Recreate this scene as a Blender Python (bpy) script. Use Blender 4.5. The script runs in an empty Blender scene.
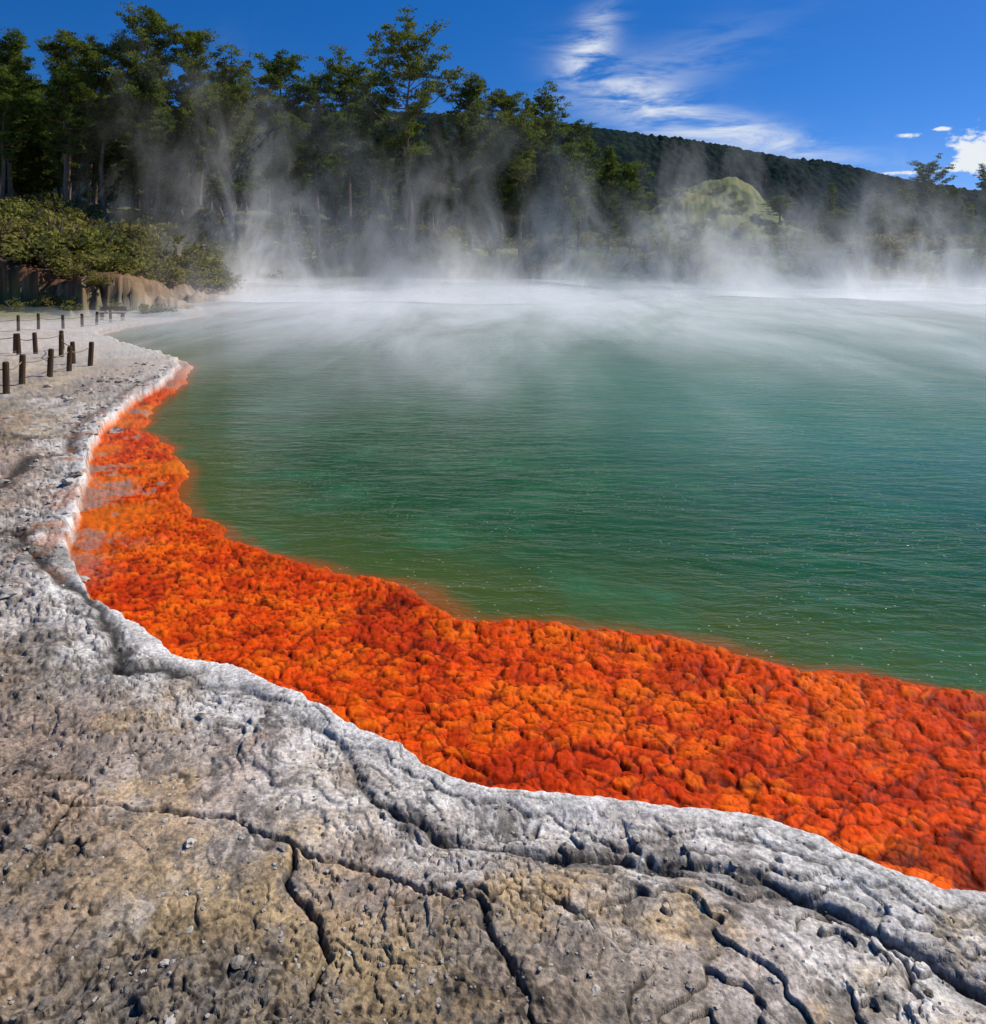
import bpy, bmesh, math, random
import numpy as np
from mathutils import Vector

rng = np.random.default_rng(7)
random.seed(7)
scene = bpy.context.scene

# ------------------------------------------------------------------ numpy noise
def hsh(ix, iy, seed):
    n = (ix*374761393 + iy*668265263 + seed*144269504) & 0xffffffff
    n = ((n ^ (n >> 13))*1274126177) & 0xffffffff
    n = n ^ (n >> 16)
    return (n & 0xffff)/65535.0

def vnoise(x, y, seed=0):
    fx = np.floor(x); fy = np.floor(y)
    ix = fx.astype(np.int64) + 50000; iy = fy.astype(np.int64) + 50000
    u = x-fx; v = y-fy
    u = u*u*u*(u*(u*6-15)+10); v = v*v*v*(v*(v*6-15)+10)
    a = hsh(ix, iy, seed); b = hsh(ix+1, iy, seed)
    c = hsh(ix, iy+1, seed); d = hsh(ix+1, iy+1, seed)
    return (a*(1-u)+b*u)*(1-v) + (c*(1-u)+d*u)*v

def fbm(x, y, s, seed=0, octv=4, rough=0.5):
    t = 0; amp = 1; tot = 0
    c, sn = math.cos(0.6), math.sin(0.6)
    xx = x*s; yy = y*s
    for o in range(octv):
        t = t + amp*vnoise(xx, yy, seed+o*17)
        tot += amp; amp *= rough
        xx, yy = (xx*c-yy*sn)*2.03+3.1, (xx*sn+yy*c)*2.03+7.7
    return t/tot*2-1

def voro(x, y, s, seed=0):
    x = x*s; y = y*s
    fx = np.floor(x); fy = np.floor(y)
    f1 = np.full(x.shape, 9.0); f2 = np.full(x.shape, 9.0); cid = np.zeros(x.shape)
    for i in (-1, 0, 1):
        for j in (-1, 0, 1):
            cx = fx+i; cy = fy+j
            ix = cx.astype(np.int64)+50000; iy = cy.astype(np.int64)+50000
            px = cx+hsh(ix, iy, seed); py = cy+hsh(ix, iy, seed+91)
            d = np.sqrt((px-x)**2+(py-y)**2)
            closer = d < f1
            f2 = np.where(closer, f1, np.minimum(f2, d))
            cid = np.where(closer, hsh(ix, iy, seed+55), cid)
            f1 = np.where(closer, d, f1)
    return f1, f2, cid

def sst(a, b, x):
    t = np.clip((x-a)/(b-a), 0, 1)
    return t*t*(3-2*t)

# ------------------------------------------------------------------ shorelines (metres)
SHELF_EDGE = [(2.84,4.61),(2.58,4.72),(2.20,4.93),(1.85,4.98),(1.59,5.15),(1.25,5.33),(1.0,5.48),
 (.67,5.54),(.475,5.67),(.05,5.64),(-.2,5.67),(-.39,5.92),(-.65,6.24),(-.98,6.40),(-1.35,6.61),
 (-1.74,6.84),(-2.17,7.14),(-2.60,7.49),(-3.07,8.10),(-3.55,9.02),(-3.98,10.17),(-4.65,11.34),
 (-5.39,12.4),(-6.08,14.17),(-6.51,15.87),(-6.95,18.04),(-7.86,20.9),(-9.57,23.3),(-12.3,26.5),
 (-15.0,30.5),(-15.8,34.8),(-15.5,42),(-15.2,52),(-7.7,66),(9.8,72),(27.2,70),(40.7,64),(48,50),
 (46,32),(36,18),(24,9.5),(14,5.6),(8,4.4),(5,4.2),(3.66,4.46)]
RIM = [(1.914,3.107),(1.705,3.122),(1.553,3.211),(1.407,3.339),(1.241,3.459),(1.094,3.542),(.882,3.582),
 (.666,3.623),(.442,3.643),(.215,3.657),(-.014,3.692),(-.201,3.743),(-.35,3.84),(-.425,4.0),(-.557,4.129),
 (-.759,4.248),(-1.017,4.444),(-1.29,4.627),(-1.586,4.824),(-1.926,4.923),(-2.225,5.19),(-2.688,5.614),
 (-3.06,6.0),(-3.344,6.4),(-3.69,6.98),(-4.01,7.68),(-4.3,8.35),(-4.85,9.6),(-5.6,11.2),(-6.0,12.3),
 (-6.3,13.4),(-6.6,14.8),(-6.95,16.7),(-7.4,18.6),(-8.3,21.2),(-9.9,23.7),(-12.5,27),(-15.3,30.7),
 (-16.2,34.8),(-15.9,42),(-15.6,52.3),(-7.9,66.6),(9.8,72.6),(27.5,70.6),(41.2,64.4),(48.7,50),(46.7,31.5),
 (36.6,17),(25,8),(15,3.9),(9,2.6),(5,2.5),(3.2,2.75),(2.29,3.02)]

def sdf(x, y, poly):
    """positive outside the polygon, negative inside"""
    d2 = np.full(x.shape, 1e9); ins = np.zeros(x.shape, bool)
    n = len(poly)
    for i in range(n):
        ax, ay = poly[i]; bx, by = poly[(i+1) % n]
        ex, ey = bx-ax, by-ay
        wx, wy = x-ax, y-ay
        t = np.clip((wx*ex+wy*ey)/(ex*ex+ey*ey), 0, 1)
        d2 = np.minimum(d2, (wx-ex*t)**2+(wy-ey*t)**2)
        if ay != by:
            c = ((ay > y) != (by > y)) & (x < ax+(y-ay)*ex/ey)
            ins ^= c
    d = np.sqrt(d2)
    return np.where(ins, -d, d)

def linedist(x, y, pts):
    d2 = np.full(x.shape, 1e9)
    for (ax, ay), (bx, by) in zip(pts[:-1], pts[1:]):
        ex, ey = bx-ax, by-ay
        wx, wy = x-ax, y-ay
        t = np.clip((wx*ex+wy*ey)/(ex*ex+ey*ey), 0, 1)
        d2 = np.minimum(d2, (wx-ex*t)**2+(wy-ey*t)**2)
    return np.sqrt(d2)

CRACKS = [
 [(-2.6,3.62),(-2.2,3.57),(-1.83,3.54),(-1.49,3.478),(-1.12,3.416),(-.84,3.31),(-.60,3.147),(-.44,3.12),(-.24,3.02),(-.05,2.93)],
 [(-.30,2.93),(-.253,2.977),(-.162,3.02),(-.05,2.97),(-.011,2.93),(.02,2.99),(.064,3.02),(.215,3.03),(.358,2.954),(.368,2.887)],
 [(-.84,3.31),(-.8,3.1),(-.62,2.85),(-.55,2.6)],
 [(-.05,2.93),(.05,2.78),(.1,2.6),(.16,2.45)],
 [(1.25,3.05),(1.38,2.9),(1.42,2.6)],
 [(-6.5,8.2),(-5.38,8.73),(-5.79,10.0),(-5.49,10.4),(-6.27,12.0),(-6.87,14.5),(-7.62,17.8)],
 [(-5.2,7.0),(-4.46,7.38),(-3.9,6.7),(-3.53,6.3),(-2.89,5.73),(-2.5,5.2),(-2.18,4.683),(-1.78,4.70)],
]
# stepped ledge that swings round from the rim into the terrace
LEDGE = [(-2.3,4.80),(-2.18,4.683),(-1.78,4.62),(-1.45,4.56),(-1.134,4.33),(-.88,4.12),(-.73,3.96),(-.62,3.72),(-.53,3.58),(-.36,3.44),
 (-.184,3.38),(.05,3.33),(.27,3.26),(.55,3.26),(.83,3.21),(1.05,3.17),(1.25,3.02),(1.41,2.87),(1.62,2.63),(1.9,2.45)]
WATER_Z = -0.11

def shelf_dist(x, y):
    r = np.sqrt(x*x+y*y)
    sc = .10+.10*sst(4, 10, r)
    bx = x + sc*fbm(x, y, 2.2, 13, 4); by = y + sc*fbm(x, y, 2.2, 15, 4)
    return sdf(bx, by, SHELF_EDGE)      # >0 : shelf or land

def terrain(x, y, full=True):
    r = np.sqrt(x*x+y*y)
    far = sst(10, 30, r)
    wamp = .05+.25*far
    wx = x + wamp*fbm(x, y, 1.6, 3, 4) + .035*fbm(x, y, 6.5, 4, 3)*(1-far)
    wy = y + wamp*fbm(x, y, 1.6, 5, 4) + .035*fbm(x, y, 6.5, 6, 3)*(1-far)
    dA = sdf(wx, wy, RIM)
    dB = shelf_dist(x, y)
    land = sst(-.015, .03, dA)

    # ---- back country relief
    H = 7.6 - 2.8*sst(-22, 5, x) - .6*sst(8, 30, x)
    rampend = 45 - 33*sst(-22, -8, x)
    back = sst(36, 46, y + 1.5*fbm(x, y, .12, 31, 3))
    z_back = H*sst(0, 1, (dA + 2.0*fbm(x, y, .12, 33, 3)-1.5)/rampend)*back
    z_back += back*sst(4, 20, dA)*1.2*fbm(x, y, .07, 35, 4)
    bl = 41.0 + 1.2*fbm(x, y, .25, 37, 4) + 1.5*fbm(x, y, .9, 36, 4)
    cliff = sst(bl, bl+1.5, y + .6*fbm(x, y, 1.7, 38, 4))*sst(-13.0, -24, x + 2*fbm(x, y, .4, 34, 3))
    z_back = z_back + cliff*(1.9+1.0*fbm(x, y, .3, 39, 4)) + cliff*(1-cliff)*2.4*fbm(x, y, 1.4, 40, 4)
    kn = 10.5*np.exp(-(((x-38.5)/8.0)**2+((y-128)/12)**2)) + 7.0*np.exp(-(((x-28)/9)**2+((y-122)/13)**2)) \
         + 3.0*np.exp(-(((x-34)/14)**2+((y-108)/9)**2))
    z_back = z_back + kn*(1+.09*fbm(x, y, .25, 41, 4)) + sst(1, 4, kn)*.45*fbm(x, y, 1.0, 42, 3)

    # ---- sinter terrace
    n1 = fbm(x, y, .8, 51, 4)
    q = dA + .20*fbm(x, y, 1.7, 52, 4) + .05*fbm(x, y, 9, 53, 3, .55)
    z = .022 + .03*n1*sst(.1, 1.2, dA)
    crack = np.zeros(x.shape)
    pm = fbm(x, y, 1.3, 54, 3)
    for k, (th, hgt, w) in enumerate([(.10,.004,.004),(.17,-.006,.005),(.23,.005,.005),(.29,.006,.005),(.44,.010,.006),(.56,-.007,.006),(.78,.012,.007),(1.15,.014,.008),(1.7,.014,.009),(2.6,.016,.015)]):
        m = sst(-.18, .2, pm*math.cos(k*1.7) + .35*math.sin(k*2.3) + .35*fbm(x, y, 3.1, 55+k, 2))
        ww = w*(1+r*.06)
        z = z + hgt*sst(-ww, ww, q-th)*(.35+.65*m)
        crack = np.maximum(crack, m*np.exp(-((q-th)/ww)**2)*.9)
    # flowing layered ridges that follow the shore
    ph = (q + .05*fbm(x, y, 4, 57, 3))/.095
    rfr = ph-np.floor(ph)
    rid = sst(0, .75, rfr)*sst(1, .84, rfr)
    ramp_r = sst(.06, .18, dA)*sst(1.05, .5, dA + .5*fbm(x, y, .9, 58, 3))*(.25+.75*sst(-.25, .3, fbm(x, y, 2.5, 59, 3)))
    z = z + .008*rid*ramp_r
    groove = np.exp(-((rfr-.97)/.08)**2)*ramp_r
    # flaky sheets of sinter: quantised relief with sharp little scarps
    dz = sst(.05, .30, dA)
    for s_, lv_, hh_, sd_ in ((1.1, 6.0, .017, 151), (3.4, 4.5, .007, 161)):
        v = fbm(x, y, s_, sd_, 5, .55)*lv_
        fl = np.floor(v); fr = v-fl
        stp = fl+sst(.92, 1.0, fr)
        pmk = sst(-.25, .2, fbm(x, y, .9, sd_+7, 3))
        z = z + hh_*stp*dz*(1-.5*far)*(.25+.75*pmk)
        crack = np.maximum(crack, np.exp(-((fr-.93)/.04)**2)*.95*dz*pmk*(1-far))
    # plate cracks
    cwx = x + .14*fbm(x, y, 3, 61, 4, .6); cwy = y + .14*fbm(x, y, 3, 62, 4, .6)
    f1, f2, cid = voro(cwx, cwy, 2.1, 63)
    e = (f2-f1)
    cm = sst(.0, .35, fbm(x, y, .9, 64, 3) + .40*sst(.6, 1.4, dA) - .18)
    pc = np.exp(-(e/(.014+.005*r))**2)*cm
    z = z + .022*(cid-.5)*cm*sst(.0, .05, e)
    f1b, f2b, cidb = voro(cwx+.02*fbm(x, y, 11, 66, 3), cwy, 7.0, 65)
    cm2 = sst(.0, .35, fbm(x, y, 1.4, 67, 3) + .5*sst(.7, 1.6, dA) - .15)
    pc2 = np.exp(-((f2b-f1b)/.045)**2)*cm2*.8
    z = z + .015*(cidb-.5)*cm2*sst(0, .1, f2b-f1b)
    crack = np.maximum(crack, np.maximum(pc, pc2)*(1-.6*far))
    lw = x + .07*fbm(x, y, 5, 71, 4, .6); lv = y + .07*fbm(x, y, 5, 72, 4, .6)
    big = np.zeros(x.shape)
    for k, pts in enumerate(CRACKS):
        d = linedist(lw, lv, pts)
        w = (.005+.012*vnoise(x*6, y*6, 90+k)) if k < 5 else (.09 if k == 5 else .05)
        big = np.maximum(big, np.exp(-(d/w)**2))
        z = z + (.022 if k < 5 else .05)*np.exp(-d/(.15 if k < 5 else .5))*(vnoise(x*2, y*2, 80+k))
    # ledge: ground on the terrace side of the line sits lower, with an undercut dark foot
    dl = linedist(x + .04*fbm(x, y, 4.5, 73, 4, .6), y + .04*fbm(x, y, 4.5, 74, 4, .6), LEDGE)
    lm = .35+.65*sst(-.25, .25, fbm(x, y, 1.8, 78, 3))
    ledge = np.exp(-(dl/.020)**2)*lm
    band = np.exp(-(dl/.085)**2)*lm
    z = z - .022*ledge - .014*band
    crack = np.maximum(crack, np.maximum(big, ledge*.95))
    z = z - (.010*crack+.022*big)*(1-.5*far)
    fine = fbm(x, y, 14, 75, 3, .55)
    grav = sst(-.1, .5, fbm(x, y, .7, 76, 4)+.9*sst(.7, 1.6, dA)-.26)*(1-far)
    z = z + fine*(.0025+.008*grav)
    f1c, f2c, cidc = voro(x, y, 27, 77)
    z = z + grav*.018*np.clip(.55-f1c, 0, 1)*(cidc > .45)
    z = z + .008*np.exp(-((dA-.07)/.06)**2)*(1-far)

    # ---- orange shelf
    ox = x + .060*fbm(x, y, 5.0, 81, 4, .55); oy = y + .060*fbm(x, y, 5.0, 82, 4, .55)
    o1, o2, oid = voro(ox*.80, oy*1.15, 10.5, 83)
    p1, p2, pid = voro(ox, oy*1.2, 24, 84)
    q1, q2, qid = voro(ox*.7, oy, 4.6, 85)
    oe = o2-o1; pe = p2-p1; qe = q2-q1
    on = fbm(x, y, 2.0, 87, 4)
    lump = (.013*(.05+1.15*oid)*sst(0, .28, oe) + .005*(.2+pid)*sst(0, .3, pe) + .015*qid*sst(0, .2, qe)
            + .006*np.clip(1-(o1/.7)**2, 0, 1) + .012*on)
    zs = -.088 + lump + .006*fbm(x, y, 16, 86, 3, .6) + .030*sst(.40, .05, dB)*sst(-.02, .12, dB)
    zs = zs - .008*sst(-.10, 0, dA)
    zs = zs - .70*sst(.02, -.28, dB)

    z = z*land + zs*(1-land)
    z = np.where(dA > 0, z + z_back, z)
    z = z - np.where(dB < -.2, 1.5*sst(.2, 3, -dB), 0)
    if not full:
        return z, dA, dB, kn

    # ================= albedo
    def mix(c, col, f):
        f = np.clip(f, 0, 1)[:, None]
        return c*(1-f) + np.array(col)[None, :]*f
    Nn = x.size
    c = np.tile(np.array([[.34,.285,.225]]), (Nn, 1))
    c = mix(c, (.55,.485,.42), sst(-.05, .3, fbm(x, y, 1.1, 101, 6, .65)))
    c = mix(c, (.45,.305,.13), sst(.02, .40, fbm(x, y, 1.6, 102, 6, .65)+.25*sst(.6, 1.8, dA))*.75)
    c = mix(c, (.16,.12,.075), grav*.65)
    c = mix(c, (.43,.27,.19), sst(.1, .5, fbm(x, y, .5, 103, 4))*.4)
    rimn = fbm(x, y, 3.5, 104, 5, .65)
    c = mix(c, (.64,.60,.54), sst(.75, .10, dA + .60*rimn)*(1-.4*far)*.92)
    c = mix(c, (.20,.18,.16), np.clip(groove*.85, 0, 1))
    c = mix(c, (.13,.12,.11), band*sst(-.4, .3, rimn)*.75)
    c = mix(c, (.15,.13,.11), sst(.08, .30, fbm(x*1.4, y, 5.5, 108, 6, .72))*sst(.06, .22, dA)*.75*(1-far))
    c = mix(c, (.66,.63,.58), np.exp(-((dA-.05)/.04)**2)*.35*(1-far))
    chan = np.exp(-(linedist(x, y, CRACKS[6][:4])/.45)**2)
    c = mix(c, (.13,.11,.09), chan*sst(-.3, .3, fbm(x, y, 4, 105, 4))*.8)
    c = c*(1+.50*fbm(x, y, 9, 106, 5, .7))[:, None]
    sp = fbm(x, y, 34, 107, 2, .6)
    c = c*(1-.65*sst(.25, .48, sp)*(.3+.7*grav)*(1-far))[:, None]
    c = mix(c, (.028,.023,.019), crack*.95)  # dark crack deposits, with occlusion-like shade painted into the colour
    c = mix(c, (.50,.44,.37), far*sst(46, 30, y)*.7)

    # back country
    bk = sst(34, 42, y)
    g = mix(np.tile(np.array([[.34,.29,.20]]), (Nn, 1)), (.13,.14,.045), sst(1, 5, dA+3*fbm(x, y, .15, 110, 4)))
    g = mix(g, (.06,.075,.025), sst(16, 34, dA))
    low_b = 1-sst(2.8, 4.2, z_back)
    g = mix(g, (.17,.072,.035), cliff*low_b)
    g = mix(g, (.33,.23,.15), cliff*low_b*sst(.05, .3, fbm(x*.5, z_back*2.5+y*.3, .9, 112, 5, .65))*.7)
    g = mix(g, (.04,.03,.02), cliff*low_b*sst(.05, .25, fbm(x, z_back*2, 1.3, 115, 4))*.8)
    kmask = sst(.8, 2.5, kn)
    g = mix(g, (.105,.130,.028), kmask)
    g = mix(g, (.20,.18,.055), kmask*sst(-.1, .4, fbm(x, y, .3, 113, 5, .65))*.8)
    g = mix(g, (.035,.05,.015), kmask*sst(.05, .25, fbm(x, y, .5, 116, 5, .65))*.85)
    g = g*(1+.6*fbm(x, y, 1.3, 114, 4, .7))[:, None]
    c = c*(1-bk[:, None]) + g*bk[:, None]

    # orange shelf
    o = np.tile(np.array([[.76,.068,.001]]), (Nn, 1))
    o = mix(o, (.84,.125,.002), sst(-.1, .3, fbm(x, y, 3.0, 121, 5, .6))*.85)
    o = mix(o, (.50,.028,.001), sst(.0, .3, fbm(x, y, 1.8, 122, 5, .6))*.75)
    o = mix(o, (.36,.018,.001), sst(.08, .32, fbm(x, y, 6, 128, 4, .6))*.5)
    o = mix(o, (.86,.19,.004), (oid > .78)*.4*sst(.1, .5, oe))
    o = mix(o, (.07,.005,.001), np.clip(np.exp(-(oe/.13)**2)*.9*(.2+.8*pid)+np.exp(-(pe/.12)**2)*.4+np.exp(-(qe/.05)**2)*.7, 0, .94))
    o = mix(o, (.55,.20,.04), np.exp(-(dA/.03)**2)*.5)
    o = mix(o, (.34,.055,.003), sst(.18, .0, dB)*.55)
    o = o*(1+.26*fbm(x, y, 12, 123, 3, .6))[:, None]
    lf = sst(-2.9, -3.9, x)*sst(24, 14, y)
    gp = lf*sst(.18, .28, fbm(x, y, 2.3, 124, 5, .7) + .30*sst(-.6, -.05, dA) - .14)
    o = mix(o, (.28,.22,.16), gp*.7)
    o = mix(o, (.74,.20,.01), lf*sst(-.1, .3, fbm(x, y, 1.1, 127, 4))*(1-gp)*.45)
    dead = sst(17, 24, r)
    o = mix(o, (.42,.34,.25), dead*.9)
    o = mix(o, (.10,.08,.01), sst(-.05, -.2, dB))
    orange = 1-sst(-.02, .02, dA)
    st = sst(.6, .0, dA)*lf*sst(.0, .3, fbm(x, y, 3.4, 126, 5, .6))*.6
    c = mix(c, (.42,.13,.03), st)
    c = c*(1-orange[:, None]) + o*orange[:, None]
    wet = orange*(1-.6*gp)
    return z, dA, dB, np.clip(c, .001, .88), wet

# ------------------------------------------------------------------ mesh helpers
def make_mesh(name, verts, faces, mats=(), smooth=False, mat_idx=None):
    me = bpy.data.meshes.new(name)
    verts = np.asarray(verts, np.float32); faces = np.asarray(faces, np.int32)
    k = faces.shape[1]
    me.vertices.add(len(verts)); me.vertices.foreach_set("co", verts.ravel())
    me.loops.add(faces.size); me.loops.foreach_set("vertex_index", faces.ravel())
    me.polygons.add(len(faces))
    me.polygons.foreach_set("loop_start", np.arange(0, faces.size, k, dtype=np.int32))
    me.polygons.foreach_set("loop_total", np.full(len(faces), k, np.int32))
    if mat_idx is not None:
        me.polygons.foreach_set("material_index", np.asarray(mat_idx, np.int32))
    me.polygons.foreach_set("use_smooth", np.full(len(faces), smooth, bool))
    me.update(calc_edges=True)
    for m in mats: me.materials.append(m)
    return me

def add_obj(name, data, parent=None, loc=(0,0,0), rot=(0,0,0), scale=(1,1,1)):
    o = bpy.data.objects.new(name, data)
    o.location = loc; o.rotation_euler = rot; o.scale = scale
    scene.collection.objects.link(o)
    if parent: o.parent = parent
    return o

def color_attr(me, name, col):
    a = me.color_attributes.new(name, 'FLOAT_COLOR', 'POINT')
    rgba = np.ones((len(col), 4), np.float32)
    if col.ndim == 1: rgba[:, :3] = col[:, None]
    else: rgba[:, :3] = col
    a.data.foreach_set("color", rgba.ravel())

# ------------------------------------------------------------------ node helpers
def new_mat(name):
    m = bpy.data.materials.new(name); m.use_nodes = True
    nt = m.node_tree; nt.nodes.clear()
    return m, nt

def N(nt, typ, **kw):
    n = nt.nodes.new(typ)
    for k, v in kw.items():
        if k.startswith('i_'):
            n.inputs[k[2:].replace('_', ' ')].default_value = v
        else: setattr(n, k, v)
    return n

def M(nt, op, a, b=None, c=None, clamp=False):
    n = nt.nodes.new('ShaderNodeMath'); n.operation = op; n.use_clamp = clamp
    for i, v in enumerate((a, b, c)):
        if v is None: continue
        if isinstance(v, (int, float)): n.inputs[i].default_value = v
        else: nt.links.new(v, n.inputs[i])
    return n.outputs[0]

def smap(nt, v, a, b, lo=0.0, hi=1.0):
    n = nt.nodes.new('ShaderNodeMapRange'); n.interpolation_type = 'SMOOTHSTEP'
    for i, q in enumerate((v, a, b, lo, hi)):
        if isinstance(q, (int, float)): n.inputs[i].default_value = q
        else: nt.links.new(q, n.inputs[i])
    return n.outputs[0]

def MIX(nt, f, a, b, bt='MIX'):
    n = nt.nodes.new('ShaderNodeMix'); n.data_type = 'RGBA'; n.blend_type = bt
    for s, v in ((n.inputs[0], f), (n.inputs[6], a), (n.inputs[7], b)):
        if isinstance(v, (int, float)): s.default_value = v
        elif isinstance(v, tuple): s.default_value = (*v, 1) if len(v) == 3 else v
        else: nt.links.new(v, s)
    return n.outputs[2]

# ------------------------------------------------------------------ ground material
gm, nt = new_mat("sinter_ground"); L = nt.links.new
out = N(nt, 'ShaderNodeOutputMaterial'); bs = N(nt, 'ShaderNodeBsdfPrincipled')
L(bs.outputs[0], out.inputs[0])
att = N(nt, 'ShaderNodeAttribute', attribute_name="albedo")
wet = N(nt, 'ShaderNodeAttribute', attribute_name="wet")
tc = N(nt, 'ShaderNodeTexCoord')
n1 = N(nt, 'ShaderNodeTexNoise', i_Scale=45.0, i_Detail=5.0, i_Roughness=.7); L(tc.outputs['Object'], n1.inputs['Vector'])
n2 = N(nt, 'ShaderNodeTexNoise', i_Scale=13.0, i_Detail=5.0, i_Roughness=.7); L(tc.outputs['Object'], n2.inputs['Vector'])
dry = M(nt, 'SUBTRACT', 1.0, wet.outputs['Fac'])
f = smap(nt, n1.outputs[0], .3, .7, .55, 1.42)
f = M(nt, 'ADD', M(nt, 'MULTIPLY', M(nt, 'SUBTRACT', f, 1.0), M(nt, 'ADD', M(nt, 'MULTIPLY', dry, .65), .35)), 1.0)
cm = N(nt, 'ShaderNodeVectorMath', operation='SCALE'); L(att.outputs['Color'], cm.inputs[0]); L(f, cm.inputs['Scale'])
L(cm.outputs[0], bs.inputs['Base Color'])
L(smap(nt, wet.outputs['Fac'], 0, 1, .92, .62), bs.inputs['Roughness'])
L(smap(nt, wet.outputs['Fac'], 0, 1, .2, .07), bs.inputs['Specular IOR Level'])
h = M(nt, 'ADD', M(nt, 'MULTIPLY', n1.outputs[0], .4), n2.outputs[0])
bp = N(nt, 'ShaderNodeBump', i_Distance=.02); L(h, bp.inputs['Height']); L(bp.outputs[0], bs.inputs['Normal'])
L(smap(nt, wet.outputs['Fac'], 0, 1, .7, .32), bp.inputs['Strength'])

# ------------------------------------------------------------------ ground sheet
ang = np.concatenate([np.linspace(-180, -37, 60)[:-1], np.linspace(-37, 37, 900), np.linspace(37, 180, 60)[1:-1]])
ang = np.radians(ang)
rad = [0.05, .4, .8, 1.1, 1.4, 1.7, 1.95]
while rad[-1] < 150:
    r = rad[-1]
    step = min(1.45*r*r/1920, .5) if r < 80 else 1.3
    rad.append(r+step)
while rad[-1] < 3500: rad.append(rad[-1]*1.15)
rad = np.array(rad)
A, R = np.meshgrid(ang, rad)
X = (R*np.sin(A)).ravel(); Y = (R*np.cos(A)).ravel()
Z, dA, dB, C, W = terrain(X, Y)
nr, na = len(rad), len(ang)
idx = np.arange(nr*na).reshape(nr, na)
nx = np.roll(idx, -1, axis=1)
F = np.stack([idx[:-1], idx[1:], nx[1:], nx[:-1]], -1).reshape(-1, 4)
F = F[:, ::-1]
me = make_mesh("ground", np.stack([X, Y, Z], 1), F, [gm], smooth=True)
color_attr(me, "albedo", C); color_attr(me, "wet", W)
add_obj("ground", me)

# ------------------------------------------------------------------ water
wm, nt = new_mat("geothermal_water"); L = nt.links.new
out = N(nt, 'ShaderNodeOutputMaterial'); bs = N(nt, 'ShaderNodeBsdfPrincipled')
L(bs.outputs[0], out.inputs[0])
att = N(nt, 'ShaderNodeAttribute', attribute_name="shore")   # metres from the shelf edge
tc = N(nt, 'ShaderNodeTexCoord')
big = N(nt, 'ShaderNodeTexNoise', i_Scale=.16, i_Detail=3.0, i_Roughness=.55); L(tc.outputs['Object'], big.inputs['Vector'])
med = N(nt, 'ShaderNodeTexNoise', i_Scale=.9, i_Detail=3.0, i_Roughness=.6); L(tc.outputs['Object'], med.inputs['Vector'])
sx = N(nt, 'ShaderNodeSeparateXYZ'); L(tc.outputs['Object'], sx.inputs[0])
dist = M(nt, 'ADD', att.outputs['Fac'], M(nt, 'MULTIPLY', M(nt, 'SUBTRACT', med.outputs[0], .5), 1.2))
green = MIX(nt, smap(nt, dist, .0, 2.0), (.055,.085,.006), (.012,.066,.009))
teal = M(nt, 'ADD', smap(nt, dist, 1.5, 9.0), M(nt, 'MULTIPLY', M(nt, 'SUBTRACT', big.outputs[0], .5), .9))
teal = M(nt, 'MULTIPLY', teal, smap(nt, sx.outputs[0], -4.0, 5.0, .12, 1.0), clamp=True)
col = MIX(nt, teal, green, (.014,.140,.055))
col = MIX(nt, smap(nt, med.outputs[0], .45, .75, 0.0, .6), col, (.030,.14,.045))
shn = M(nt, 'ADD', att.outputs['Fac'], M(nt, 'MULTIPLY', M(nt, 'SUBTRACT', med.outputs[0], .5), .2))
col = MIX(nt, smap(nt, shn, .26, .04, 0.0, .85), col, (.26,.075,.005))
vb = N(nt, 'ShaderNodeTexVoronoi', i_Scale=15.0); L(tc.outputs['Object'], vb.inputs['Vector'])
bn = N(nt, 'ShaderNodeTexNoise', i_Scale=.6, i_Detail=3.0); L(tc.outputs['Object'], bn.inputs['Vector'])
bub = M(nt, 'MULTIPLY', M(nt, 'LESS_THAN', vb.outputs['Distance'], .10), M(nt, 'GREATER_THAN', bn.outputs[0], .50))
col = MIX(nt, M(nt, 'MULTIPLY', bub, .55), col, (.6,.7,.45))
L(col, bs.inputs['Base Color'])
bs.inputs['Roughness'].default_value = .13
bs.inputs['IOR'].default_value = 1.33
bs.inputs['Specular IOR Level'].default_value = .28
mp = N(nt, 'ShaderNodeMapping'); mp.inputs['Rotation'].default_value = (0, 0, .42); mp.inputs['Scale'].default_value = (1.1, 2.6, 1)
L(tc.outputs['Object'], mp.inputs[0])
r1 = N(nt, 'ShaderNodeTexNoise', i_Scale=2.6, i_Detail=4.0, i_Roughness=.6, i_Distortion=.3); L(mp.outputs[0], r1.inputs['Vector'])
r2 = N(nt, 'ShaderNodeTexNoise', i_Scale=.5, i_Detail=2.0, i_Distortion=.3); L(mp.outputs[0], r2.inputs['Vector'])
hh = M(nt, 'ADD', M(nt, 'MULTIPLY', r1.outputs[0], .8), r2.outputs[0])
bp = N(nt, 'ShaderNodeBump', i_Distance=.075); L(hh, bp.inputs['Height']); L(bp.outputs[0], bs.inputs['Normal'])
L(smap(nt, big.outputs[0], .35, .65, .35, .9), bp.inputs['Strength'])

wr = [3.0]
while wr[-1] < 95: wr.append(wr[-1]*(1.010 if wr[-1] < 9 else 1.02))
wr = np.array(wr); wa = np.radians(np.linspace(-60, 92, 480))
A2, R2 = np.meshgrid(wa, wr)
wx = (R2*np.sin(A2)).ravel(); wy = (R2*np.cos(A2)).ravel()
wdB = shelf_dist(wx, wy); wdA = sdf(wx, wy, RIM)
idx = np.arange(wx.size).reshape(A2.shape)
F = np.stack([idx[:-1, :-1], idx[:-1, 1:], idx[1:, 1:], idx[1:, :-1]], -1).reshape(-1, 4)
F = F[(wdA[F] < .3).any(axis=1)][:, ::-1]
me = make_mesh("pool_water", np.stack([wx, wy, np.full(wx.size, WATER_Z)], 1), F, [wm], smooth=True)
color_attr(me, "shore", np.clip(-wdB, 0, 60))
add_obj("pool_water", me)

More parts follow.
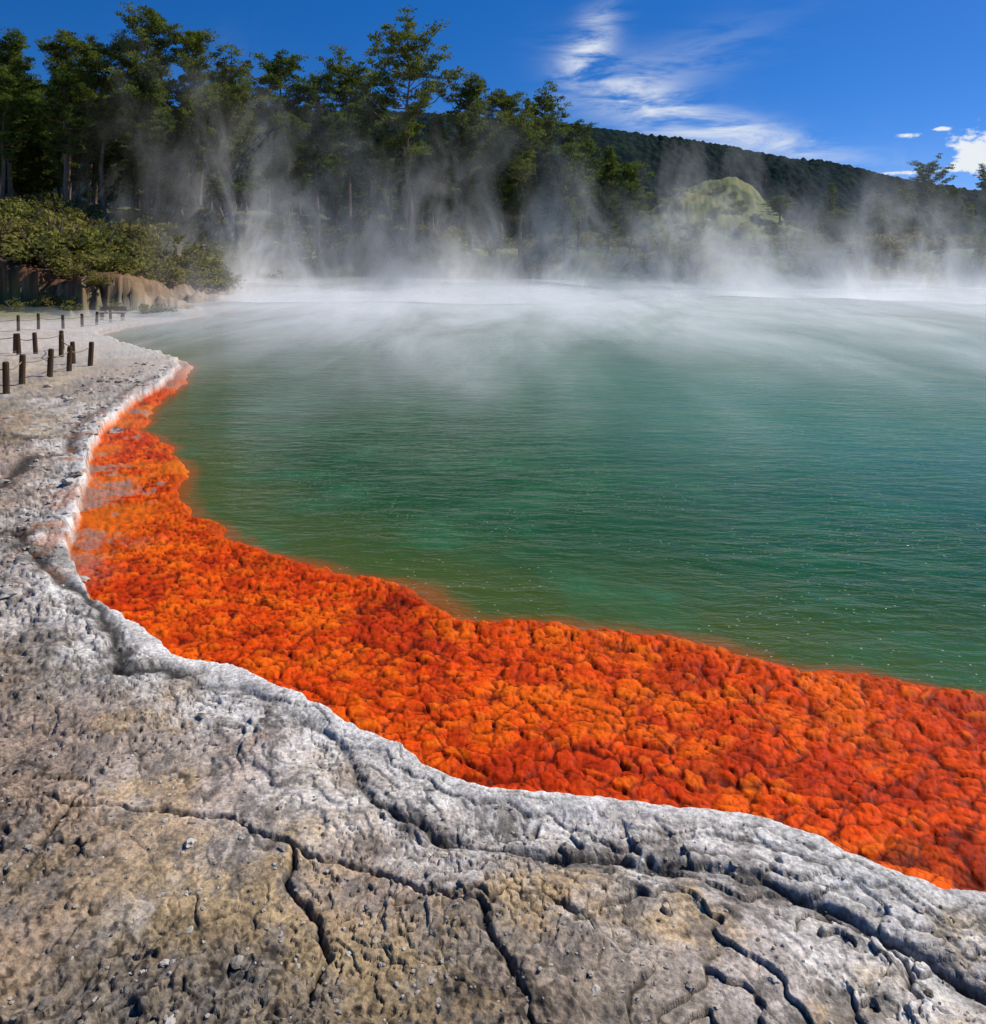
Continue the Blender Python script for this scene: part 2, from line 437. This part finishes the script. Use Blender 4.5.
# ------------------------------------------------------------------ foliage materials
def leaf_mat(name, dark, light, warm):
    m, nt = new_mat(name); L = nt.links.new
    out = N(nt, 'ShaderNodeOutputMaterial')
    df = N(nt, 'ShaderNodeBsdfDiffuse'); tr = N(nt, 'ShaderNodeBsdfTranslucent'); mx = N(nt, 'ShaderNodeMixShader')
    mx.inputs[0].default_value = .4
    L(df.outputs[0], mx.inputs[1]); L(tr.outputs[0], mx.inputs[2]); L(mx.outputs[0], out.inputs[0])
    tc = N(nt, 'ShaderNodeTexCoord'); oi = N(nt, 'ShaderNodeObjectInfo')
    n = N(nt, 'ShaderNodeTexNoise', i_Scale=.8, i_Detail=2.0, i_Roughness=.7); L(tc.outputs['Object'], n.inputs['Vector'])
    c = MIX(nt, smap(nt, n.outputs[0], .35, .65), dark, light)
    c = MIX(nt, M(nt, 'MULTIPLY', oi.outputs['Random'], .6), c, warm)
    L(c, df.inputs[0]); L(c, tr.inputs[0])
    return m
pine_leaf = leaf_mat("pine_needles", (.04,.072,.015), (.17,.23,.04), (.18,.19,.03))
scrub_leaf = leaf_mat("scrub_leaves", (.11,.12,.03), (.28,.28,.07), (.30,.24,.07))
bark, nt = new_mat("pine_bark"); L = nt.links.new
out = N(nt, 'ShaderNodeOutputMaterial'); bs = N(nt, 'ShaderNodeBsdfDiffuse'); L(bs.outputs[0], out.inputs[0])
tc = N(nt, 'ShaderNodeTexCoord'); n = N(nt, 'ShaderNodeTexNoise', i_Scale=3.0, i_Detail=4.0); L(tc.outputs['Object'], n.inputs['Vector'])
L(MIX(nt, n.outputs[0], (.07,.05,.035), (.30,.22,.16)), bs.inputs['Color'])

# ------------------------------------------------------------------ tree builder
class Geo:
    def __init__(s): s.v = []; s.f = []; s.m = []; s.n = 0
    def add(s, v, f, m):
        s.v.append(v); s.f.append(f+s.n); s.m.append(np.full(len(f), m)); s.n += len(v)
    def mesh(s, name, mats):
        return make_mesh(name, np.concatenate(s.v), np.concatenate(s.f), mats, False, np.concatenate(s.m))

def tube(g, pts, radii, mat, sides=5):
    pts = np.asarray(pts, float)
    n = len(pts); V = []
    for i in range(n):
        d = pts[min(i+1, n-1)]-pts[max(i-1, 0)]; d /= np.linalg.norm(d)+1e-9
        a = np.cross(d, [0, 0, 1.0]) if abs(d[2]) < .9 else np.cross(d, [1.0, 0, 0])
        a /= np.linalg.norm(a); b = np.cross(d, a)
        t = np.linspace(0, 2*np.pi, sides, endpoint=False)
        V.append(pts[i]+radii[i]*(np.cos(t)[:, None]*a+np.sin(t)[:, None]*b))
    V = np.concatenate(V); idx = np.arange(n*sides).reshape(n, sides); nx = np.roll(idx, -1, 1)
    F = np.stack([idx[:-1], nx[:-1], nx[1:], idx[1:]], -1).reshape(-1, 4)
    g.add(V, F, mat)

def leaves(g, centers, size, mat, rs, up=.3, aspect=.45):
    n = len(centers)
    d = rs.normal(size=(n, 3)); d[:, 2] = np.abs(d[:, 2])*.7+up*.5; d /= np.linalg.norm(d, axis=1)[:, None]
    e = np.cross(d, rs.normal(size=(n, 3))); e /= np.linalg.norm(e, axis=1)[:, None]+1e-9
    s = size*(.6+.8*rs.random(n))[:, None]
    a = centers; V = np.stack([a-e*s*aspect*.5, a+d*s*.5-e*s*aspect*.5, a+d*s, a+d*s*.45+e*s*aspect*.8], 1).reshape(-1, 3)
    F = np.arange(4*n).reshape(n, 4)
    g.add(V, F, mat)

def pine(seed, H=18, crown0=.35, spread=3.6, shape='dome', nb=60, dens=1.7):
    rs = np.random.default_rng(seed); g = Geo()
    k = 9; tp = np.zeros((k, 3)); tp[:, 2] = np.linspace(-1.0, H*.97, k)
    tp[1:, 0] = np.cumsum(rs.normal(0, .18, k-1)); tp[1:, 1] = np.cumsum(rs.normal(0, .18, k-1))
    tube(g, tp, np.linspace(.28, .04, k)*H/18, 0, 7)
    for i in range(nb):
        t = crown0+(1-crown0)*(i+rs.random())/nb
        z = t*H*.97
        base = np.array([np.interp(z, tp[:, 2], tp[:, 0]), np.interp(z, tp[:, 2], tp[:, 1]), z])
        u = (t-crown0)/(1-crown0)
        if shape == 'dome': w = (math.sin(math.pi*min(1, .18+.75*u))**.7)
        elif shape == 'cone': w = (1-u)**.8*.95+.08
        else: w = .35+.65*math.sin(math.pi*min(1, u*.95))**.5 if u > .35 else .35+.5*rs.random()
        Lb = spread*w*(.4+.8*rs.random())
        az = i*2.4+rs.normal(0, .5)
        el = .12+.55*u+rs.normal(0, .15)
        d = np.array([math.cos(az)*math.cos(el), math.sin(az)*math.cos(el), math.sin(el)])
        p1 = base+d*Lb*.5+np.array([0, 0, -.1*Lb]); p2 = base+d*Lb+np.array([0, 0, .12*Lb])
        tube(g, [base, p1, p2], [.07*(1.2-u), .045, .015], 0, 4)
        if rs.random() < .12 and u < .5: continue
        nc = int(2+Lb*1.8)
        for c in range(nc):
            tt = .30+.75*(c+rs.random()*.6)/nc
            ctr = base+(p2-base)*tt+rs.normal(0, .30, 3)*np.array([1, 1, .5])
            m = int((24+26*rs.random())*dens)
            rr = .24+.36*rs.random()
            P = rs.normal(size=(m, 3)); P /= np.linalg.norm(P, axis=1)[:, None]
            P *= (rs.random(m)**.55)[:, None]*rr*np.array([1.45, 1.45, .6])
            leaves(g, ctr+P, .25, 1, rs, aspect=.32)
    return g.mesh("pine_tree_mesh", [bark, pine_leaf])

pines = [pine(1, 18, .36, 3.7, 'dome', 66), pine(2, 18, .45, 3.4, 'dome', 58), pine(3, 18, .26, 3.4, 'cone', 74),
         pine(4, 18, .45, 4.7, 'umb', 46), pine(5, 18, .42, 4.1, 'umb', 60), pine(6, 18, .14, 3.7, 'cone', 78)]

def bush(seed, n=24, dens=46):
    rs = np.random.default_rng(seed); g = Geo()
    for i in range(7):
        az = rs.random()*6.28; e = np.array([math.cos(az)*.8, math.sin(az)*.8, 1.1+.5*rs.random()])
        tube(g, [np.array([0, 0, -.3]), e*.5, e], [.06, .04, .015], 0, 4)
    for i in range(n):
        az = rs.random()*6.28; rr = 1.15*math.sqrt(rs.random()); z = .25+rs.random()*1.35*(1-.45*rr)
        ctr = np.array([math.cos(az)*rr, math.sin(az)*rr, z])
        P = rs.normal(size=(dens, 3)); P /= np.linalg.norm(P, axis=1)[:, None]
        P *= (rs.random(dens)**.4)[:, None]*(.24+.22*rs.random())*np.array([1, 1, .85])
        leaves(g, ctr+P, .15, 1, rs, aspect=.6)
    return g.mesh("scrub_mesh", [bark, scrub_leaf])
bushes = [bush(20+i) for i in range(5)]

def ground_z(xs, ys):
    return terrain(np.asarray(xs, float), np.asarray(ys, float), full=False)

# individual pines  (x, y, top height, variant)
PINES = [(-45.3,75,24.6,1),(-40.6,76,24.9,0),(-35.9,74,23,4),(-32.2,75,26.8,0),(-28.9,77,25.6,1),(-25.8,80,22.6,4),
 (-21.3,80,24.0,0),(-17.3,79,21.8,1),(-14.6,82,23.2,4),(-7.9,75,24.2,3),(-2.3,80,21.5,1),(.9,82,20.8,0),(5.2,80,19.2,4),
 (8.7,82,17.6,0),(11.2,79,15.0,2),(12.8,75,12.6,1),(-5.0,78,18.0,2),(-11.5,77,19,1),(2.4,76,16.5,4),(-.5,75,15.5,2),(6.8,76,14.5,1),
 (-49,79,23.5,4),(-53,75,23,0),(-38,71,20,1),(-24,74,19,4),(-43,70,20,0),(-30.5,72,20,2),(-19,75,17,0),(-33.5,78,24.5,2),(39.5,110,11.2,0),(54.8,130,16.8,2),(61,128,14.6,0),(67,131,16.2,1),(65.5,120,18.2,3),(70,122,15.0,0),(74,119,17,4),(60,118,13.5,2),(71,114,15.8,1)]
gz = ground_z([p[0] for p in PINES], [p[1] for p in PINES])[0]
for i, (p, z0) in enumerate(zip(PINES, gz)):
    h = max(p[2]-z0, 4); s = h/18.1
    sw = max(s, .62)*random.uniform(.92, 1.08)
    add_obj("pine_tree", pines[p[3]], None, (p[0], p[1], z0-.1), (0, 0, random.uniform(0, 6.28)), (sw, sw, s))

fe = add_obj("distant_pine_forest", None)
pts = []
for i in range(100):
    x = random.uniform(-76, 11); y = random.uniform(84, 112)
    top = np.interp(x/y, [-.62, -.35, -.18, -.05, .06, .14], [24, 22.5, 20, 18, 15, 11])*random.uniform(.78, 1.05)*y/92
    pts.append((x, y, top))
for i in range(110):
    y = random.uniform(118, 230); x = y*random.uniform(.36, .80)
    if x/y < .42 and y > 100: continue
    top = 2.4 + y*(random.uniform(.03, .09))
    pts.append((x, y, top))
for i in range(30):
    y = random.uniform(95, 118); x = y*random.uniform(.42, .85)
    pts.append((x, y, 2.4+y*random.uniform(.02, .06)))
for i in range(50):
    y = random.uniform(150, 210); x = y*random.uniform(.08, .42)
    pts.append((x, y, 2.4+y*random.uniform(.03, .06)))
gz = ground_z([p[0] for p in pts], [p[1] for p in pts])[0]
for p, z0 in zip(pts, gz):
    h = max(p[2]-z0, 4.5); s = h/18; sw = max(s, .5)*random.uniform(1.0, 1.3)
    add_obj("stand_pine", random.choice([pines[0], pines[1], pines[2], pines[5]]), fe, (p[0], p[1], z0-.2), (0, 0, random.uniform(0, 6.28)), (sw, sw, s))

# scrub
se = add_obj("manuka_scrub", None)
bx = rng.uniform(-62, 80, 3000); by = rng.uniform(36, 122, 3000)
bz, ba, bb, bk_ = ground_z(bx, by)
dens = fbm(bx, by, .12, 201, 3)
cnt = 0
for x, y, z, a, dn, kk in zip(bx, by, bz, ba, dens, bk_):
    if a < 1.6 or (a > 30 and not (20 < x < 62)): continue
    if x < -17 and y < 42.6: continue
    if a < 5 and dn < -.1: continue
    if kk > 2.0 and random.random() < .6: continue
    if random.random() < .28: continue
    s = random.uniform(.55, 1.25)
    if kk > 2.0: s *= .7
    if x < -22 and y < 60: s *= 1.6
    add_obj("scrub_bush", random.choice(bushes), se, (x, y, z-.15), (0, 0, random.uniform(0, 6.28)), (s*1.25, s*1.25, s*random.uniform(.75, 1.15)))
    cnt += 1
for i in range(12):   # bushes that spill over the foot of the bank
    x = random.uniform(-30, -16); y = 40.6+random.uniform(-.2, 1.4)
    z = float(ground_z([x], [y])[0][0]); s = random.uniform(.35, .8)
    add_obj("scrub_bush", random.choice(bushes), se, (x, y, z-.1), (0, 0, random.uniform(0, 6.28)), (s*1.3, s, s*.8))
print("bushes", cnt)

# ------------------------------------------------------------------ distant ridge
hm, nt = new_mat("forest_hill"); L = nt.links.new
out = N(nt, 'ShaderNodeOutputMaterial'); bs = N(nt, 'ShaderNodeBsdfDiffuse'); L(bs.outputs[0], out.inputs[0])
tc = N(nt, 'ShaderNodeTexCoord')
n = N(nt, 'ShaderNodeTexNoise', i_Scale=.012, i_Detail=8.0, i_Roughness=.7); L(tc.outputs['Object'], n.inputs['Vector'])
at = N(nt, 'ShaderNodeAttribute', attribute_name="crown")
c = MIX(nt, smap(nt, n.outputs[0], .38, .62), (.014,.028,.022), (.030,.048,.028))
c = MIX(nt, at.outputs['Fac'], (.010,.020,.024), c)  # distance haze painted in as a bluish tint of the hill colours
L(c, bs.inputs[0])
gx = np.linspace(-500, 1100, 900); gy = np.linspace(520, 820, 150)
GX, GY = np.meshgrid(gx, gy); hx = GX.ravel(); hy = GY.ravel()
ridge = np.interp(hx, [-500, -100, 72, 130, 200, 268, 321, 365, 431, 700, 1100], [150, 140, 126, 118, 110, 97, 88, 79, 68, 60, 50])
prof = sst(520, 700, hy)*(1-.5*sst(710, 820, hy))
hz = ridge*prof*(1+.16*fbm(hx, hy, .012, 301, 4)*(1-np.exp(-((hy-700)/60)**2))) + 3*fbm(hx, hy, .02, 303, 4)
c1, c2, ci = voro(hx, hy, .17, 302)
cr = np.clip(1-c1/.7, 0, 1)
hz += cr*(1.5+3.5*ci*vnoise(hx*.03, hy*.03, 5))
idx = np.arange(hx.size).reshape(GX.shape)
F = np.stack([idx[:-1, :-1], idx[:-1, 1:], idx[1:, 1:], idx[1:, :-1]], -1).reshape(-1, 4)
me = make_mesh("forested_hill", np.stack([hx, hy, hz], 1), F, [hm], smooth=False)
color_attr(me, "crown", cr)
add_obj("forested_hill", me)

# ------------------------------------------------------------------ stones
sm, nt = new_mat("stone"); L = nt.links.new
out = N(nt, 'ShaderNodeOutputMaterial'); bs = N(nt, 'ShaderNodeBsdfDiffuse'); L(bs.outputs[0], out.inputs[0])
tc = N(nt, 'ShaderNodeTexCoord'); n = N(nt, 'ShaderNodeTexNoise', i_Scale=7.0, i_Detail=5.0); L(tc.outputs['Object'], n.inputs['Vector'])
L(MIX(nt, smap(nt, n.outputs[0], .35, .65), (.14,.115,.09), (.50,.45,.38)), bs.inputs['Color'])
bm = bmesh.new(); bmesh.ops.create_icosphere(bm, subdivisions=2, radius=1)
iv = np.array([v.co[:] for v in bm.verts]); ifc = np.array([[v.index for v in f.verts] for f in bm.faces]); bm.free()
sp = []
for i in range(2200):
    y = 2.0+2.6*random.random()**1.2; x = random.uniform(-.62, .62)*y*1.2
    sp.append((x, y, random.uniform(.002, .008)*(2.4 if random.random() < .07 else 1), 0))
for i in range(300):
    t = random.random(); px = np.interp(t, [0, .3, .6, 1], [-3.6, -4.4, -5.3, -6.7]); py = np.interp(t, [0, .3, .6, 1], [5.8, 7.1, 9.2, 13.6])
    s = random.uniform(.008, .028)*(2.6 if random.random() < .05 else 1)
    sp.append((px+random.gauss(0, .25+.2*t), py+random.gauss(0, .4), s, 1))
for i in range(90):
    t = random.random(); px = np.interp(t, [0, 1], [-6.9, -8.8]); py = np.interp(t, [0, 1], [13, 20])
    sp.append((px+random.gauss(0, .4), py+random.gauss(0, .7), random.uniform(.02, .07), 1))
for (px, py, s) in [(-4.72,8.9,.06),(-4.8,9.2,.08),(-3.25,6.35,.035),(-5.75,12.2,.10)]:
    sp.append((px, py, s, 2))
sz, sa, sb, _ = ground_z([s[0] for s in sp], [s[1] for s in sp])
g = Geo()
for (x, y, s, k), z, a, b in zip(sp, sz, sa, sb):
    if k == 0 and a < .10: continue
    if k == 1 and a < .02: continue
    if b < .05: continue
    jit = 1+.28*rng.normal(size=(len(iv), 1))*.6 + .25*np.sign(np.sin(iv@rng.normal(size=(3, 1))*4))*.4
    sc = np.array([s*random.uniform(.8, 1.6), s*random.uniform(.8, 1.3), s*random.uniform(.35, .7)])
    th = random.uniform(0, 6.28); v = iv*jit*sc
    v = np.stack([v[:, 0]*math.cos(th)-v[:, 1]*math.sin(th), v[:, 0]*math.sin(th)+v[:, 1]*math.cos(th), v[:, 2]], 1)
    g.add(v+np.array([x, y, z+s*.15]), ifc, 0)
add_obj("loose_stones", g.mesh("loose_stones", [sm]))

# ------------------------------------------------------------------ fences
wd, nt = new_mat("weathered_wood"); L = nt.links.new
out = N(nt, 'ShaderNodeOutputMaterial'); bs = N(nt, 'ShaderNodeBsdfDiffuse'); L(bs.outputs[0], out.inputs[0])
tc = N(nt, 'ShaderNodeTexCoord'); mp = N(nt, 'ShaderNodeMapping'); mp.inputs['Scale'].default_value = (30, 30, 3); L(tc.outputs['Object'], mp.inputs[0])
n = N(nt, 'ShaderNodeTexNoise', i_Scale=1.0, i_Detail=4.0); L(mp.outputs[0], n.inputs['Vector'])
L(MIX(nt, n.outputs[0], (.035,.02,.012), (.12,.075,.045)), bs.inputs['Color'])
rp, nt = new_mat("rope"); bs = N(nt, 'ShaderNodeBsdfDiffuse'); out = N(nt, 'ShaderNodeOutputMaterial'); nt.links.new(bs.outputs[0], out.inputs[0])
nz = N(nt, 'ShaderNodeTexNoise', i_Scale=40.0); nt.links.new(MIX(nt, nz.outputs[0], (.16,.13,.09), (.30,.26,.2)), bs.inputs[0])

def post_mesh(h):
    g = Geo()
    tube(g, [(0, 0, -.25), (0, 0, h-.03), (0, 0, h), (0, 0, h+.001)], [.062, .058, .045, .002], 0, 10)
    return g.mesh("post", [wd])
def fence(pts, h):
    e = add_obj("rope_fence", None)
    z = ground_z([p[0] for p in pts], [p[1] for p in pts])[0]
    pm = post_mesh(h)
    for i, (p, zz) in enumerate(zip(pts, z)):
        add_obj("post_%d" % (i+1), pm, e, (p[0], p[1], zz), (random.uniform(-.05, .05), random.uniform(-.05, .05), random.uniform(0, 6)), (1, 1, random.uniform(.92, 1.06)))
    g = Geo()
    for i in range(len(pts)-1):
        a = np.array([*pts[i], z[i]+h*.75]); b = np.array([*pts[i+1], z[i+1]+h*.75])
        t = np.linspace(0, 1, 9)[:, None]; P = a*(1-t)+b*t; P[:, 2] -= (.25*t[:, 0]*(1-t[:, 0]))
        tube(g, P, [.012]*9, 0, 5)
    add_obj("rope", g.mesh("rope", [rp]), e)
fence([(-11.0,13.9),(-9.25,15.2),(-9.6,16.3),(-9.7,17.5),(-9.86,18.6),(-9.87,19.6)], .62)
fence([(-15.2,22.4),(-13.5,22.6),(-13.1,22.1),(-12.75,22.3),(-12.6,23.4),(-11.5,21.3),(-10.6,20.2)], .60)
fence([(-22,30),(-20,30.2),(-18.1,30.5),(-17.9,31.5),(-17.2,32),(-17.0,33.1),(-17.0,34.3),(-17.3,36.2)], .6)
be = add_obj("wooden_bench", None, None, (-17.9, 37.6, float(ground_z([-17.9], [37.6])[0][0])), (0, 0, 0), (.75, .75, .75))
def box(name, c, s, parent, mat):
    bm = bmesh.new(); bmesh.ops.create_cube(bm, size=1)
    for v in bm.verts: v.co = Vector((v.co.x*s[0]+c[0], v.co.y*s[1]+c[1], v.co.z*s[2]+c[2]))
    bmesh.ops.bevel(bm, geom=bm.edges[:], offset=.012, segments=1, affect='EDGES')
    m = bpy.data.meshes.new(name); bm.to_mesh(m); bm.free(); m.materials.append(mat)
    return add_obj(name, m, parent)
box("seat", (0, 0, .45), (1.6, .4, .06), be, wd); box("backrest", (0, .2, .72), (1.6, .05, .25), be, wd)
box("leg_1", (-.65, 0, .2), (.1, .35, .44), be, wd); box("leg_2", (.65, 0, .2), (.1, .35, .44), be, wd)

# ------------------------------------------------------------------ steam: drifting veils standing over the pool
def steam_mat(name, trans, scl, dist, rot, width):
    m, nt = new_mat(name); L = nt.links.new
    out = N(nt, 'ShaderNodeOutputMaterial')
    df = N(nt, 'ShaderNodeBsdfDiffuse'); tr = N(nt, 'ShaderNodeBsdfTranslucent'); mx = N(nt, 'ShaderNodeMixShader')
    df.inputs[0].default_value = tr.inputs[0].default_value = (.98, .985, .985, 1)
    mx.inputs[0].default_value = trans
    L(df.outputs[0], mx.inputs[1]); L(tr.outputs[0], mx.inputs[2])
    tp = N(nt, 'ShaderNodeBsdfTransparent'); m2 = N(nt, 'ShaderNodeMixShader')
    env = N(nt, 'ShaderNodeAttribute', attribute_name="env"); thr = N(nt, 'ShaderNodeAttribute', attribute_name="thr")
    tc = N(nt, 'ShaderNodeTexCoord'); mp = N(nt, 'ShaderNodeMapping'); mp.inputs['Scale'].default_value = scl
    mp.inputs['Rotation'].default_value = rot
    L(tc.outputs['Object'], mp.inputs[0])
    n = N(nt, 'ShaderNodeTexNoise', i_Scale=1.0, i_Detail=5.0, i_Roughness=.58, i_Distortion=dist); L(mp.outputs[0], n.inputs['Vector'])
    a = smap(nt, n.outputs[0], thr.outputs['Fac'], M(nt, 'ADD', thr.outputs['Fac'], width))
    a = M(nt, 'MULTIPLY', a, env.outputs['Fac'], clamp=True)
    L(a, m2.inputs[0]); L(tp.outputs[0], m2.inputs[1]); L(mx.outputs[0], m2.inputs[2]); L(m2.outputs[0], out.inputs[0])
    return m
se2 = add_obj("steam", None)
sm_low = steam_mat("steam_low", .45, (.26, .08, .3), .35, (0, 0, -.15), .62)
sm_hi = steam_mat("steam_high", .7, (.24, .16, .15), .55, (0, .28, 0), .56)
def blanket(k, y0, y1, z1, amax, x0, x1, th0, th1):
    U, T = np.meshgrid(np.linspace(0, 1, 90), np.linspace(0, 1, 40))
    x = (x0+(x1-x0)*U).ravel(); t = T.ravel()
    y = y0+(y1-y0)*t + 2.0*fbm(x, y1*t, .09, 400+k, 3)
    z = WATER_Z+.03+z1*t**1.6 + .25*z1*t*fbm(x, y, .12, 410+k, 3)
    z = np.maximum(z, WATER_Z+.02)
    env = amax*sst(0, .5, t)*sst(1, .55, t)*sst(0, .16, U.ravel())*sst(1, .84, U.ravel())
    thr = th0+(th1-th0)*t
    idx = np.arange(x.size).reshape(U.shape)
    F = np.stack([idx[:-1, :-1], idx[:-1, 1:], idx[1:, 1:], idx[1:, :-1]], -1).reshape(-1, 4)
    me = make_mesh("veil", np.stack([x, y, z], 1), F, [sm_low], True)
    color_attr(me, "env", env); color_attr(me, "thr", thr)
    add_obj("low_veil_%d" % k, me, se2)
blanket(1, 7.5, 32, 1.35, .72, -10, 40, .34, .22)
blanket(2, 14, 50, 1.8, .90, -20, 58, .22, .10)
blanket(3, 26, 68, 2.3, .92, -26, 66, .02, .04)
def curtain(k, y, ztop, amax, x0, x1, th0, th1, left=0.0):
    U, T = np.meshgrid(np.linspace(0, 1, 90), np.linspace(0, 1, 40))
    x = (x0+(x1-x0)*U).ravel(); t = T.ravel()
    zt = ztop*(1+left*sst(10, -30, x))
    yy = y + 3.0*fbm(x, t*6, .07, 500+k, 3) - .0025*(x-12)**2*sst(12, 60, x)
    z = WATER_Z+.02+zt*t
    env = amax*sst(0, .04, t)*(1-t)**1.25*sst(0, .12, U.ravel())*sst(1, .9, U.ravel())
    thr = th0+(th1-th0)*t**.5
    idx = np.arange(x.size).reshape(U.shape)
    F = np.stack([idx[:-1, :-1], idx[:-1, 1:], idx[1:, 1:], idx[1:, :-1]], -1).reshape(-1, 4)
    me = make_mesh("veil", np.stack([x, yy, z], 1), F, [sm_hi], True)
    color_attr(me, "env", env); color_attr(me, "thr", thr)
    add_obj("high_veil_%d" % k, me, se2)
curtain(1, 46, 8, .85, -22, 58, .08, .42, .4)
curtain(2, 57, 14, .85, -28, 66, .10, .45, .45)
curtain(3, 67, 19, .8, -38, 74, .12, .47, .4)

# ------------------------------------------------------------------ world
SUN_EL, SUN_AZ = math.radians(45), math.radians(66)
w = bpy.data.worlds.new("World"); scene.world = w; w.use_nodes = True
nt = w.node_tree; nt.nodes.clear(); L = nt.links.new
out = N(nt, 'ShaderNodeOutputWorld'); bg = N(nt, 'ShaderNodeBackground'); L(bg.outputs[0], out.inputs[0])
bg.inputs['Strength'].default_value = .085
sky = N(nt, 'ShaderNodeTexSky', sky_type='NISHITA'); sky.sun_disc = False
sky.sun_elevation = SUN_EL; sky.sun_rotation = SUN_AZ; sky.air_density = 1.0; sky.dust_density = .15; sky.ozone_density = 3.0
tc = N(nt, 'ShaderNodeTexCoord'); sx = N(nt, 'ShaderNodeSeparateXYZ'); L(tc.outputs['Generated'], sx.inputs[0])
cb = N(nt, 'ShaderNodeCombineXYZ'); L(sx.outputs[0], cb.inputs[0]); L(sx.outputs[1], cb.inputs[1])
L(M(nt, 'ADD', M(nt, 'MULTIPLY', sx.outputs[2], 1.9), .02), cb.inputs[2])
nm = N(nt, 'ShaderNodeVectorMath', operation='NORMALIZE'); L(cb.outputs[0], nm.inputs[0]); L(nm.outputs[0], sky.inputs[0])
hs = N(nt, 'ShaderNodeHueSaturation'); hs.inputs['Saturation'].default_value = 1.4; hs.inputs['Value'].default_value = 1.3
L(sky.outputs[0], hs.inputs['Color'])
skyc = MIX(nt, 1.0, hs.outputs[0], (1.0, .90, 1.12), 'MULTIPLY')
az = M(nt, 'ARCTAN2', sx.outputs[0], sx.outputs[1]); el = M(nt, 'ARCSINE', sx.outputs[2])
uv = N(nt, 'ShaderNodeCombineXYZ'); L(az, uv.inputs[0]); L(el, uv.inputs[1])
def blob(ca, ce, sa, se, rot=0.0):
    a = M(nt, 'SUBTRACT', az, ca); e = M(nt, 'SUBTRACT', el, ce)
    c, s = math.cos(rot), math.sin(rot)
    u = M(nt, 'DIVIDE', M(nt, 'ADD', M(nt, 'MULTIPLY', a, c), M(nt, 'MULTIPLY', e, s)), sa)
    v = M(nt, 'DIVIDE', M(nt, 'SUBTRACT', M(nt, 'MULTIPLY', e, c), M(nt, 'MULTIPLY', a, s)), se)
    return M(nt, 'EXPONENT', M(nt, 'MULTIPLY', M(nt, 'ADD', M(nt, 'MULTIPLY', u, u), M(nt, 'MULTIPLY', v, v)), -1.0))
mp = N(nt, 'ShaderNodeMapping'); mp.inputs['Rotation'].default_value = (0, 0, .7); mp.inputs['Scale'].default_value = (7, 34, 1); L(uv.outputs[0], mp.inputs[0])
fib = N(nt, 'ShaderNodeTexNoise', i_Scale=1.2, i_Detail=7.0, i_Roughness=.62, i_Distortion=.45); L(mp.outputs[0], fib.inputs['Vector'])
cir = M(nt, 'ADD', blob(.12, .272, .045, .022, 1.0), M(nt, 'MULTIPLY', blob(.19, .20, .09, .030, -.5), .85))
cir = M(nt, 'ADD', cir, M(nt, 'MULTIPLY', blob(.31, .160, .11, .018, -.3), .9))
cir = M(nt, 'ADD', cir, M(nt, 'MULTIPLY', blob(.20, .235, .12, .03, .3), .25))
cir = M(nt, 'MULTIPLY', cir, smap(nt, fib.outputs[0], .34, .64), clamp=True)
mp2 = N(nt, 'ShaderNodeMapping'); mp2.inputs['Scale'].default_value = (30, 55, 1); L(uv.outputs[0], mp2.inputs[0])
pf = N(nt, 'ShaderNodeTexNoise', i_Scale=1.2, i_Detail=6.0, i_Roughness=.65); L(mp2.outputs[0], pf.inputs['Vector'])
cu = M(nt, 'ADD', blob(.545, .126, .030, .027), M(nt, 'MULTIPLY', blob(.475, .148, .016, .004), .75))
cu = M(nt, 'ADD', cu, M(nt, 'MULTIPLY', blob(.510, .153, .012, .003), .7))
cu = M(nt, 'ADD', cu, M(nt, 'MULTIPLY', blob(.48, .108, .04, .004), .7))
cu = smap(nt, M(nt, 'ADD', cu, M(nt, 'MULTIPLY', M(nt, 'SUBTRACT', pf.outputs[0], .5), 2.2)), .40, .75)
cu = M(nt, 'MULTIPLY', cu, smap(nt, M(nt, 'ADD', blob(.54, .12, .06, .04), blob(.49, .14, .05, .03)), .1, .4))
cl = M(nt, 'MAXIMUM', M(nt, 'MULTIPLY', cir, .85), cu)
c = MIX(nt, cl, skyc, (9.6, 10.2, 10.8))
L(c, bg.inputs['Color'])

sd = Vector((math.sin(SUN_AZ)*math.cos(SUN_EL), math.cos(SUN_AZ)*math.cos(SUN_EL), math.sin(SUN_EL)))
sl = bpy.data.lights.new("sun", 'SUN'); sl.energy = 5.0; sl.angle = math.radians(.5); sl.color = (1, .95, .87)
so = add_obj("sun", sl, None, (0, 0, 50)); so.rotation_euler = sd.to_track_quat('Z', 'Y').to_euler()

# ------------------------------------------------------------------ camera
cam = bpy.data.cameras.new("camera"); cam.sensor_fit = 'HORIZONTAL'; cam.sensor_width = 36; cam.lens = 29.2
cam.shift_y = -242/986; cam.clip_end = 5000; cam.clip_start = .05
co = add_obj("camera", cam, None, (0, 0, 2.4), (math.radians(90), 0, 0)); scene.camera = co
scene.view_settings.view_transform = 'Standard'; scene.view_settings.look = 'None'; scene.view_settings.exposure = 0
